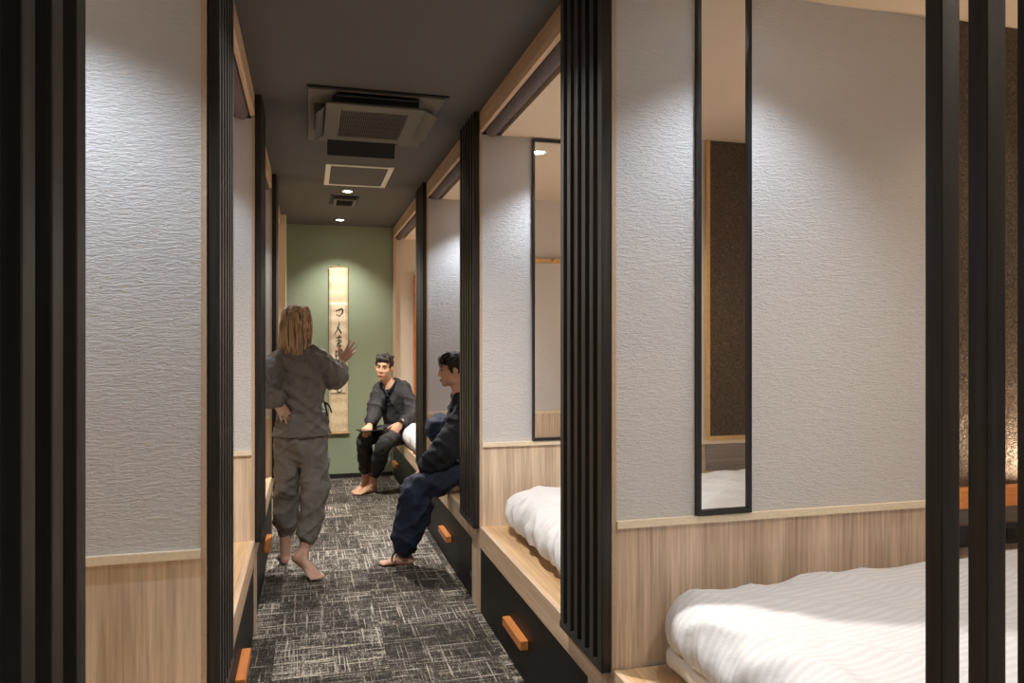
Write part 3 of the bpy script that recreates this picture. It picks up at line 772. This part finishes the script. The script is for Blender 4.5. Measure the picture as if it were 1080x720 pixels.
def foot_shape(bm, ankle, heel, toe, big, s=1.0, shin=None):
    """heel and toe: points on the sole; big: direction towards the big toe side"""
    a, h, t = V(ankle), V(heel), V(toe)
    d = (t-h).normalized(); ln = (t-h).length
    b = V(big); b = (b-d*b.dot(d)).normalized(); up = b.cross(d)
    if up.z < 0: up = -up
    if shin is not None: tube(bm, [(*shin, .046*s), (*a, .036*s, .038*s), (*(h+d*.045*s+up*.045*s), .034*s, .036*s)], ref=b)
    tube(bm, [(*(h+d*.024*s+up*.030*s), .028*s, .029*s), (*(h+d*.075*s+up*.038*s), .029*s, .036*s), (*(h+d*ln*.50+up*.030*s+b*.004), .034*s, .029*s), (*(h+d*ln*.72+up*.019*s), .043*s, .018*s), (*(h+d*ln*.80+up*.014*s), .042*s, .0125*s)], ref=b, seg=22)
    tube(bm, [(*(a-up*.006*s+d*.006), .030*s), (*(h+d*ln*.42+up*.052*s), .025*s), (*(h+d*ln*.66+up*.030*s), .020*s)], seg=16)
    for q in (-1, 1): ellip(bm, a+b*q*.031*s-up*.008*s, (.013*s, .013*s, .014*s))
    for i, (o, l2, r) in enumerate(((.030, .0, .0125), (.0095, .002, .0090), (-.0065, -.007, .0085), (-.021, -.016, .0080), (-.034, -.028, .0078))):
        p0 = h+d*(ln*.76-(.006*i))+b*o*s*.95+up*.014*s; p1 = h+d*(ln-.022*s+l2*s)+b*o*s*1.06+up*.015*s; p2 = h+d*(ln-.009*s+l2*s)+b*o*s*1.06+up*.0095*s
        tube(bm, [(*p0, r*s), (*p1, r*s*.95), (*p2, r*s*1.0)], seg=12, k=4)

def person(name, loc, label):
    return empty(name, loc, label, 'person')

def crease(bm, seed, amp=1.0, ax=(.8, .6)):
    wrinkle(bm, .016*amp, (2.6, 2.6, 7.5), seed, lambda p: slant(p, 1.0, ax))      # slanting pulls
    wrinkle(bm, .012*amp, (3, 3, 8), seed+5, lambda p: slant(p, -1.2, ax))
    wrinkle(bm, .012*amp, (10, 10, 2.4), seed+9)                                  # hanging folds
    wrinkle(bm, .004*amp, (7, 7, 20), seed+13, lambda p: slant(p, .5, ax))

def cloth(name, bm, mat, root, voxel=.009, sm=4, amp=1.0, seed=0, ax=(.8, .6), hem=None):
    bm = remesh(bm, voxel, sm)
    crease(bm, seed, amp, ax)
    if hem:                                                     # a straight cut hem with some thickness
        bmesh.ops.bisect_plane(bm, geom=bm.verts[:]+bm.edges[:]+bm.faces[:], plane_co=(0, 0, hem), plane_no=(0, 0, -1), clear_outer=True)
        rim = [e for e in bm.edges if e.is_boundary]
        g = bmesh.ops.extrude_edge_only(bm, edges=rim)
        nv = [e for e in g['geom'] if isinstance(e, bmesh.types.BMVert)]
        c = sum((v.co for v in nv), V())/len(nv)
        for v in nv: v.co += (c-v.co).normalized()*.02+V((0, 0, .012))
    bmesh.ops.smooth_vert(bm, verts=bm.verts, factor=.35, use_axis_x=True, use_axis_y=True, use_axis_z=True)
    return obj(name, bm, mat, root, smooth=True)

# ---- standing person, seen from behind
wp = person('person', (-.04, 4.95, 0), 'person with long blonde hair in a grey work suit, standing barefoot, hand raised')
lat = (.95, -.30, 0)
fw = V((.30, .95, 0)).normalized()
bm = bmesh.new()
hc = V((-.074, 4.975, 1.558)); hR = frame_from((.45, .90, -.04), (-.03, 0, 1))
head_shape(bm, hc, hR, .97)
tube(bm, [(-.07, 4.965, 1.49, .050), (-.068, 4.955, 1.40, .053), (-.060, 4.95, 1.32, .075)])
tube(bm, [(-.05, 4.95, .88, .13, .095), (-.045, 4.95, 1.05, .108, .080), (-.052, 4.95, 1.22, .125, .088), (-.06, 4.95, 1.33, .115, .07)], ref=lat)
Lw, Rw = V((-.192, 4.835, 1.085)), V((.206, 5.115, 1.300))
tube(bm, [(-.17, 4.955, 1.315, .036), (-.278, 4.862, 1.15, .034), (*Lw, .026)]); tube(bm, [(.055, 4.935, 1.320, .036), (.165, 4.995, 1.215, .038), (*Rw, .026)])
hand_shape(bm, Lw, (.52, -.02, -.80), (-.25, .6, -.3), (.3, .6, .3), (.2, .2, .2), .13, .92, .45)
hand_shape(bm, Rw+V((.006, .006, .016)), (.62, .15, .76), (-.35, .90, .1), (-.8, -.3, .5), s=.88, thumb=.85, spread=.15, ext=((.05, .05, .05), (.0, .05, .05), (.05, .1, .1), (.1, .1, .1)))
LK, RK = (-.128, 5.00, .52), (.045, 4.895, .53)
LA, RA = V((-.143, 5.12, .095)), V((-.022, 4.868, .160))
tube(bm, [(-.115, 4.96, .86, .085), (*LK, .055), (-.14, 5.08, .28, .038), (*LA, .036)]); tube(bm, [(.04, 4.94, .86, .085), (*RK, .055), (.002, 4.875, .30, .038), (*RA, .036)])
foot_shape(bm, LA, (-.142, 5.085, .002), (-.165, 5.325, .002), (1, .1, 0), .95, (-.14, 5.09, .22))
foot_shape(bm, RA, (-.088, 4.885, .088), (.068, 4.690, .004), (.62, .55, .25), .97, (-.002, 4.878, .26))
body = obj('body', remesh(bm, .0052, 2), M['skinw'], wp, smooth=True)
face_parts(wp, body, hc, hR, .97)
# trousers
bm = bmesh.new()
tube(bm, [(-.042, 4.95, .93, .130, .100), (-.040, 4.95, .84, .142, .112), (-.040, 4.95, .76, .138, .108)], ref=lat)
tube(bm, [(-.108, 4.957, .86, .088, .10), (-.120, 4.975, .70, .080, .092), (*LK, .070, .080), (-.134, 5.035, .38, .072, .078), (-.137, 5.075, .285, .073, .075), (-.138, 5.092, .245, .060, .062)], ref=lat)
tube(bm, [(.032, 4.945, .86, .090, .10), (.046, 4.925, .70, .084, .094), (*RK, .076, .084), (.022, 4.885, .38, .073, .078), (.006, 4.877, .295, .070, .074), (.002, 4.875, .252, .060, .062)], ref=lat)
tr = cloth('trousers', bm, M['greycloth'], wp, .008, 4, 1.1, 2.0)
for p, q in ((V((-.138, 5.092, .247)), V((-.139, 5.098, .226))), (V((.002, 4.875, .254)), V((0, 4.874, .233)))):
    bm = tube(bmesh.new(), [(*p, .058), (*q, .055)], seg=36, k=3); wrinkle(bm, .005, (40, 40, 4)); obj('cuff', bm, M['greycloth'], tr, smooth=True)
# jacket
bm = bmesh.new()
tube(bm, [(-.040, 4.95, .80, .176, .148), (-.040, 4.95, .86, .172, .144), (-.040, 4.95, .95, .158, .130), (-.040, 4.95, 1.05, .136, .112), (-.050, 4.95, 1.17, .148, .116), (-.058, 4.95, 1.27, .156, .112), (-.062, 4.95, 1.345, .128, .086), (-.066, 4.953, 1.400, .066, .060)], ref=lat, k=8)
tube(bm, [(-.150, 4.965, 1.335, .070, .075), (-.215, 4.93, 1.26, .077, .080), (-.280, 4.868, 1.155, .075, .078), (-.245, 4.842, 1.112, .068, .072), (-.200, 4.828, 1.098, .056, .060)], k=7)
tube(bm, [(.020, 4.94, 1.340, .068, .076), (.095, 4.945, 1.290, .078, .082), (.150, 4.985, 1.232, .078, .080), (.178, 5.045, 1.248, .068, .070), (.194, 5.088, 1.275, .056, .058)], k=7)
jk = cloth('jacket', bm, M['greycloth'], wp, .008, 4, 1.35, 6.0, hem=.855)
# hem band, back pocket flap, tie at the right side
bm = tube(bmesh.new(), [(-.15, 4.842, .99, .052, .008), (-.155, 4.828, .90, .056, .008)], ref=lat, seg=20)
bm.free()
def around(z0, z1, a0, a1, n=14):
    out = []
    for i in range(n+1):
        t = i/n; a = math.radians(a0+(a1-a0)*t); z = z0+(z1-z0)*t
        L1 = V(lat).normalized(); F1 = V((.30, .95, 0)).normalized()
        rx = .142+(1.05-z)*.12; ry = .119+(1.05-z)*.12
        out.append(V((-.042, 4.95, z))+L1*rx*math.cos(a)+F1*ry*math.sin(a))
    return out
bm = tube(bmesh.new(), [(*q, .005, .009) for q in around(.985, 1.125, 250, 345)], ref=(0, 0, 1), seg=10, k=3)
obj('wrap_band', bm, M['greycloth'], jk, smooth=True)
bm = bmesh.new()
def spline_tube(pts, r, r2=None): return tube(bmesh.new(), [(*p, r, r2 or r) for p in pts], seg=10, k=6)
bm.free()
obj('side_tie', spline_tube([(.070, 4.872, 1.120), (.096, 4.88, 1.075), (.112, 4.90, 1.045)], .005), M['greycloth'], jk, smooth=True)
obj('side_tie', spline_tube([(.098, 4.885, 1.068), (.125, 4.875, 1.050), (.142, 4.87, 1.005)], .0052), M['charcoal'], jk, smooth=True)
obj('side_tie', spline_tube([(.098, 4.885, 1.068), (.108, 4.870, 1.030), (.118, 4.865, .985)], .0052), M['charcoal'], jk, smooth=True)
# long straight hair, parted at the crown
bm = bmesh.new()
HP = lambda x, y, z: hc+hR@V((x, y, z))
ellip(bm, HP(0, -.022, .046), (.082, .094, .086), hR)
tube(bm, [(*HP(0, -.036, .055), .060, .060), (*HP(0, -.044, .01), .080, .072), (*HP(0, -.052, -.06), .086, .064), (*HP(0, -.055, -.13), .094, .054), (*HP(-.002, -.053, -.195), .098, .042)], ref=hR@V((1, 0, 0)), k=6, seg=30)
for q in (-1, 1): tube(bm, [(*HP(q*.045, .030, .090), .034), (*HP(q*.068, .034, .01), .026), (*HP(q*.072, .022, -.08), .026), (*HP(q*.074, -.005, -.165), .022)], k=6)
bm = remesh(bm, .006, 3)
inv = hR.transposed()
for v in bm.verts:                                           # strands and the uneven cut edge
    p = inv@(v.co-hc); a = math.atan2(p.x, -p.y-.02)
    g = noise.noise(V((a*9, p.z*1.2, 2)))*.008+noise.noise(V((a*24, p.z*2, 7)))*.004
    if p.z > .05: g *= max(.2, 1-(p.z-.05)/.10)
    part = -.010*math.exp(-(p.x/.008)**2) if p.y < .02 and p.z > -.02 else 0
    d = V((p.x, p.y+.02, 0 if p.z < .05 else (p.z-.05)*.8)); d = d.normalized() if d.length > 1e-5 else V((0, 0, 1))
    p = p+d*(g+part)
    if p.z < -.14: p.z -= .018*noise.noise(V((a*14, 1, 1)))
    v.co = hc+hR@p
bmesh.ops.smooth_vert(bm, verts=bm.verts, factor=.3, use_axis_x=True, use_axis_y=True, use_axis_z=True)
obj('hair', bm, M['blonde'], wp, smooth=True)

# ---- man in charcoal, sitting on the far platform
mp_ = person('person', (.75, 7.4, 0), 'man in charcoal work suit sitting by the green wall holding a tablet')
bm = bmesh.new()
hc = V((.712, 7.405, 1.196)); hR = frame_from((-.36, -.93, -.05), (.10, -.05, 1))
head_shape(bm, hc, hR, 1.0)
lat = (.97, -.25, 0)
tube(bm, [(.722, 7.425, 1.12, .056), (.740, 7.445, 1.07, .060), (.765, 7.465, 1.02, .085)])
tube(bm, [(.93, 7.555, .57, .15, .105), (.885, 7.53, .70, .135, .095), (.815, 7.49, .90, .160, .105), (.785, 7.470, 1.005, .105, .060)], ref=lat)
Rw, Lw = V((.566, 7.265, .652)), V((.850, 7.160, .672))
tube(bm, [(.685, 7.49, .985, .034), (.622, 7.40, .765, .038), (*Rw, .029)]); tube(bm, [(.91, 7.43, .985, .036), (.985, 7.32, .755, .042), (*Lw, .027)])
hand_shape(bm, Rw, (-.25, -.80, -.30), (-.15, .20, -1), (-.9, .1, .1), (.55, .75, .6), .04, 1.0, .55)
hand_shape(bm, Lw, (-.62, -.22, -.62), (-.5, .55, -.75), (-.5, -.6, .3), (.30, .35, .25), .10, 1.05, .5)
RK, LK = (.505, 7.235, .520), (.690, 7.085, .500)
RKb, LKb = (.535, 7.262, .508), (.702, 7.112, .490)
RA, LA = V((.545, 7.385, .100)), V((.600, 7.305, .092))
tube(bm, [(.86, 7.50, .55, .068), (*RKb, .036), (.528, 7.345, .26, .036), (*RA, .037)]); tube(bm, [(.96, 7.42, .55, .068), (*LKb, .036), (.627, 7.272, .24, .036), (*LA, .037)])
foot_shape(bm, RA, (.585, 7.440, .002), (.395, 7.300, .002), (.5, -.8, 0), 1.03, (.53, 7.36, .25))
foot_shape(bm, LA, (.640, 7.345, .002), (.425, 7.205, .002), (-.5, .8, 0), 1.03, (.618, 7.285, .23))
body = obj('body', remesh(bm, .0052, 2), M['skinm'], mp_, smooth=True)
face_parts(mp_, body, hc, hR, 1.0)
bm = bmesh.new()
tube(bm, [(.945, 7.56, .585, .165, .125), (.90, 7.53, .66, .155, .115)], ref=lat)
tube(bm, [(.90, 7.515, .560, .094), (.70, 7.375, .552, .084), (.522, 7.245, .522, .074), (.524, 7.305, .40, .074), (.525, 7.335, .29, .066), (.527, 7.345, .235, .054)])
tube(bm, [(.985, 7.44, .560, .094), (.84, 7.26, .550, .086), (.692, 7.095, .505, .076), (.662, 7.18, .38, .076), (.632, 7.255, .26, .066), (.620, 7.275, .205, .054)])
for v in bm.verts: v.co.z = max(v.co.z, .466) if v.co.x > .90 else v.co.z
tr = cloth('trousers', bm, M['charcoal'], mp_, .008, 4, .75, 11.0)
for p, q in ((V((.522, 7.345, .240)), V((.525, 7.35, .222))), (V((.620, 7.277, .210)), V((.618, 7.283, .192)))):
    bm = tube(bmesh.new(), [(*p, .056), (*q, .053)], seg=36, k=3); wrinkle(bm, .005, (40, 40, 4)); obj('cuff', bm, M['charcoal'], tr, smooth=True)
bm = bmesh.new()
tube(bm, [(.925, 7.545, .555, .178, .140), (.905, 7.535, .64, .172, .132), (.865, 7.515, .75, .168, .128), (.820, 7.49, .90, .166, .125), (.794, 7.475, 1.000, .148, .100), (.772, 7.462, 1.062, .088, .075)], ref=lat, k=8)
tube(bm, [(.690, 7.490, .995, .066, .074), (.650, 7.455, .885, .070, .076), (.622, 7.400, .760, .070, .074), (.595, 7.335, .695, .064, .066), (.578, 7.300, .672, .054, .056)], k=7)
tube(bm, [(.890, 7.45, .995, .068, .076), (.950, 7.395, .890, .074, .080), (.978, 7.33, .770, .074, .078), (.940, 7.25, .712, .066, .070), (.895, 7.195, .688, .054, .056)], k=7)
for v in bm.verts: v.co.z = max(v.co.z, .470)
bm = remesh(bm, .0085, 4)
crease(bm, 21.0, .9)
fd = V((-.33, -.94, 0)).normalized(); ld = V((.94, -.33, 0)).normalized()
nb = V((.748, 7.385, .930))                                  # bottom of the V neckline
kill = []
for f in bm.faces:
    p = f.calc_center_median()-nb
    if p.z > 0 and (p.dot(fd) > -.075) and abs(p.dot(ld)) < p.z*.50 and p.z < .2: kill.append(f)
    elif f.calc_center_median().z > 1.085: kill.append(f)
bmesh.ops.delete(bm, geom=kill, context='FACES')
jk = obj('jacket', bm, M['charcoal'], mp_, smooth=True)
cb = nb-V((0, 0, .16))+ld*.05
for q in (-1, 1):
    top = nb+ld*q*.074+V((.018, .055, .140)); mid = nb+ld*q*.046+fd*.012+V((.006, .006, .075)); low = nb+fd*.030-V((0, 0, .01))+ld*(-q*.012); end = nb+fd*.020-ld*q*.06-V((-.03, -.015, .15))
    pts = [(*(nb+ld*q*.045+V((.035, .105, .150))), .012, .016), (*top, .012, .017), (*mid, .010, .020), (*low, .009, .020)]+([(*end, .008, .018)] if q > 0 else [])
    obj('collar', tube(bmesh.new(), pts, ref=ld, k=7, seg=14), M['navyj'], jk, smooth=True)
bm = bmesh.new()
wd = (Lw-V((.985, 7.32, .755))).normalized(); u = wd.orthogonal().normalized(); wv = wd.cross(u)
prof = [(.0265, -.011), (.0300, -.011), (.0300, .011), (.0265, .011)]; seg = 28
vr = [[bm.verts.new(Lw+wd*(.004+b)+(u*math.cos(2*math.pi*i/seg)+wv*math.sin(2*math.pi*i/seg))*a) for i in range(seg)] for a, b in prof]
for a, b in zip(vr, vr[1:]+vr[:1]):
    for i in range(seg): bm.faces.new((a[i], a[(i+1) % seg], b[(i+1) % seg], b[i]))
bmesh.ops.recalc_face_normals(bm, faces=bm.faces)
wt = obj('wristwatch', bm, M['watch'], mp_, smooth=True)
cdir = V((-.3, -.7, .6)); cdir = (cdir-wd*cdir.dot(wd)).normalized()
obj('dial', cyl(bmesh.new(), Lw+wd*.004+cdir*.028, Lw+wd*.004+cdir*.036, .018, 20), M['metalblack'], wt)
# short black hair with a curly fringe
def cap_hair(hc, hR, s, extra, seed, mat, root, cut=-.03, front=.055, amp=.010, side=.0):
    bm = bmesh.new(); HP = lambda x, y, z: hc+hR@(V((x, y, z))*s)
    ellip(bm, HP(0, -.024, .046), (.087*s, .099*s, .088*s), hR, 36, 24)
    extra(bm, HP)
    bm = remesh(bm, .0055, 2)
    inv = hR.transposed(); kill = []
    for v in bm.verts:
        p = (inv@(v.co-hc))/s
        g = noise.noise(V((p.x*28+seed, p.y*28, p.z*22)))*amp+noise.noise(V((p.x*60, p.y*60+seed, p.z*50)))*amp*.5
        v.co += (hR@V((p.x, p.y+.02, p.z-.03)).normalized())*g
    bm.normal_update()
    for f in bm.faces:
        p = (inv@(f.calc_center_median()-hc))/s
        lim = cut if p.y < -.005 else (front-.02 if abs(p.x) > .068 else front)
        if p.y > -.005 and p.y < .035 and abs(p.x) > .06: lim = cut+.02+side
        if p.z < lim+.010*noise.noise(V((p.x*40, p.y*40, seed))): kill.append(f)
    bmesh.ops.delete(bm, geom=kill, context='FACES')
    return obj('hair', bm, mat, root, smooth=True)
def curls(bm, HP):
    rr = random.Random(4)
    for i in range(30):
        x = rr.uniform(-.062, .062); y = rr.uniform(.035, .082); z = .128-(y-.03)*.85+rr.uniform(-.008, .012)-abs(x)*.25
        ellip(bm, HP(x, y, z), (.016, .015, .014), hR, 12, 8)
    for i in range(24):
        x = rr.uniform(-.07, .07); y = rr.uniform(-.06, .04); ellip(bm, HP(x, y, .128-abs(x)*.4+rr.uniform(-.006, .008)), (.018, .018, .014), hR, 12, 8)
cap_hair(hc, hR, 1.0, curls, 3.0, M['dark'], mp_, cut=-.040, front=.056, amp=.008)

tb = empty('tablet', (.585, 7.16, .61), 'thin black tablet held on the lap of the man in charcoal', 'tablet')
bm = B((-.135, .135, -.09, .09, -.005, .004)); RT = Matrix.Translation((.590, 7.185, .6215)) @ Matrix.Rotation(.30, 4, 'Z') @ Matrix.Rotation(-.03, 4, 'Y')
bmesh.ops.transform(bm, matrix=RT, verts=bm.verts); obj('case', bm, M['metalblack'], tb, bevel=.003)
bm = B((-.127, .127, -.082, .082, .0035, .0048)); bmesh.ops.transform(bm, matrix=RT, verts=bm.verts); obj('screen', bm, M['glass'], tb)

# ---- person in navy, sitting sideways on the middle right platform
pn = person('person', (.9, 4.9, 0), 'black haired person in dark navy work suit, seen from the side, sitting')
bm = bmesh.new()
hc = V((.925, 4.905, 1.262)); hR = frame_from((-.99, .10, -.06), (-.06, 0, 1)); hs = .93
head_shape(bm, hc, hR, hs)
lat = (0, 1, 0)
tube(bm, [(.945, 4.905, 1.19, .048), (.968, 4.905, 1.12, .050), (.99, 4.905, 1.04, .075)])
tube(bm, [(1.08, 4.92, .62, .145, .105), (1.06, 4.91, .75, .125, .092), (1.02, 4.905, .92, .125, .085), (1.0, 4.905, 1.02, .095, .055)], ref=lat)
Lw, Rw = V((.745, 4.885, .625)), V((1.155, 5.13, .60))
tube(bm, [(.985, 4.80, .965, .030), (.855, 4.765, .755, .037), (*Lw, .026)]); tube(bm, [(.985, 5.02, .965, .030), (1.09, 5.10, .80, .037), (*Rw, .026)])
hand_shape(bm, Lw, (-.45, .55, -.45), (-.1, .1, -1), (-.8, -.4, 0), (.3, .4, .3), .06, .95, .5)
hand_shape(bm, Rw, (.75, .3, -.35), (.2, .0, -1), (-.3, .9, 0), (.15, .1, .1), .10, .95, .5)
LK, RK = (.675, 4.845, .490), (.890, 5.200, .850)
LA = V((.612, 4.888, .090)); RA = V((1.055, 5.26, .600))
tube(bm, [(1.02, 4.85, .60, .085), (*LK, .055), (.612, 4.865, .22, .038), (*LA, .035)])
tube(bm, [(1.05, 5.02, .62, .075), (*RK, .045), (1.03, 5.25, .68, .038), (*RA, .035)])
foot_shape(bm, LA, (.665, 4.880, .002), (.440, 4.925, .002), (0, 1, 0), .97, (.612, 4.87, .20))
foot_shape(bm, RA, (1.10, 5.26, .535), (.88, 5.24, .530), (0, -1, 0), .95, (1.035, 5.255, .66))
body = obj('body', remesh(bm, .0052, 2), M['skinp'], pn, smooth=True)
face_parts(pn, body, hc, hR, hs)
bm = bmesh.new()
tube(bm, [(1.075, 4.925, .660, .165, .125), (1.06, 4.92, .72, .15, .115)], ref=lat)
tube(bm, [(1.03, 4.855, .620, .100), (.84, 4.848, .560, .104), (*LK, .088), (.665, 4.847, .38, .108), (.626, 4.862, .24, .098), (.612, 4.872, .16, .086), (.608, 4.878, .125, .078)])
tube(bm, [(1.06, 5.02, .640, .095), (.97, 5.13, .735, .096), (*RK, .094)])
tube(bm, [(*RK, .094), (.935, 5.222, .780, .100), (.985, 5.245, .715, .092), (1.035, 5.258, .645, .075)])
for v in bm.verts:
    if v.co.x > .90: v.co.z = max(v.co.z, .528)
tr = cloth('trousers', bm, M['navy'], pn, .008, 4, 1.0, 31.0)
bm = bmesh.new()
tube(bm, [(1.075, 4.92, .585, .178, .140), (1.07, 4.92, .66, .170, .130), (1.055, 4.91, .78, .155, .120), (1.02, 4.905, .92, .168, .122), (1.003, 4.905, 1.00, .150, .095), (.985, 4.905, 1.070, .078, .068)], ref=lat, k=8)
tube(bm, [(.995, 4.805, .985, .072, .080), (.945, 4.768, .900, .082, .086), (.865, 4.765, .770, .084, .086), (.795, 4.800, .685, .076, .078), (.758, 4.845, .640, .064, .066)], k=7)
tube(bm, [(.995, 5.01, .985, .070, .078), (1.05, 5.07, .90, .078, .080), (1.09, 5.10, .80, .074, .076), (1.135, 5.12, .68, .060, .062)], k=7)
for v in bm.verts: v.co.z = max(v.co.z, .530)
jk = cloth('jacket', bm, M['navyj'], pn, .008, 4, 1.0, 41.0)
obj('collar', tube(bmesh.new(), [(.900, 4.89, .92, .008, .018), (.925, 4.872, 1.0, .010, .018), (.965, 4.855, 1.068, .011, .017), (1.015, 4.87, 1.098, .011, .017), (1.035, 4.905, 1.10, .011, .017)], ref=(0, 1, 0), seg=14), M['navyj'], jk, smooth=True)
obj('ankle_tie', tube(bmesh.new(), [(.535, 4.80, .118, .006), (.515, 4.80, .085, .006), (.512, 4.795, .058, .004)], seg=10), M['navyj'], tr, smooth=True)
def fringe(bm, HP):
    for i in range(9):
        x = -.056+.014*i
        tube(bm, [(*HP(x, .035, .118), .018), (*HP(x*1.08, .083, .085), .014), (*HP(x*1.12, .094-abs(x)*.25, .042), .008)], seg=12, k=5)
    for q in (-1, 1): tube(bm, [(*HP(q*.062, .04, .09), .022), (*HP(q*.080, .026, .030), .014), (*HP(q*.082, .010, -.02), .008)], seg=12, k=5)
    tube(bm, [(*HP(0, -.095, .05), .04), (*HP(0, -.115, -.01), .030), (*HP(0, -.10, -.06), .02)], seg=14, k=5)
cap_hair(hc, hR, hs, fringe, 8.0, M['dark'], pn, cut=-.055, front=.040, amp=.004, side=.02)


# ------------------------------------------------------------------ world, camera, view
w = bpy.data.worlds.new('World'); SC.world = w; w.use_nodes = True
bg = w.node_tree.nodes['Background']; bg.inputs['Color'].default_value = (1, .90, .78, 1); bg.inputs['Strength'].default_value = .45
cam = bpy.data.cameras.new('Camera'); co = bpy.data.objects.new('Camera', cam); COL.objects.link(co)
cam.sensor_width = 36; cam.lens = 793/1080*36; cam.clip_start = .02; cam.clip_end = 60
co.location = (0, 0, 1.45); co.rotation_euler = (math.pi/2, 0, -math.radians(15.17))
SC.camera = co
SC.view_settings.view_transform = 'Standard'; SC.view_settings.look = 'None'; SC.view_settings.gamma = 1; SC.view_settings.use_curve_mapping = False
SC.view_settings.exposure = 0.0
SC.cycles.max_bounces = 10; SC.cycles.diffuse_bounces = 6; SC.cycles.glossy_bounces = 5
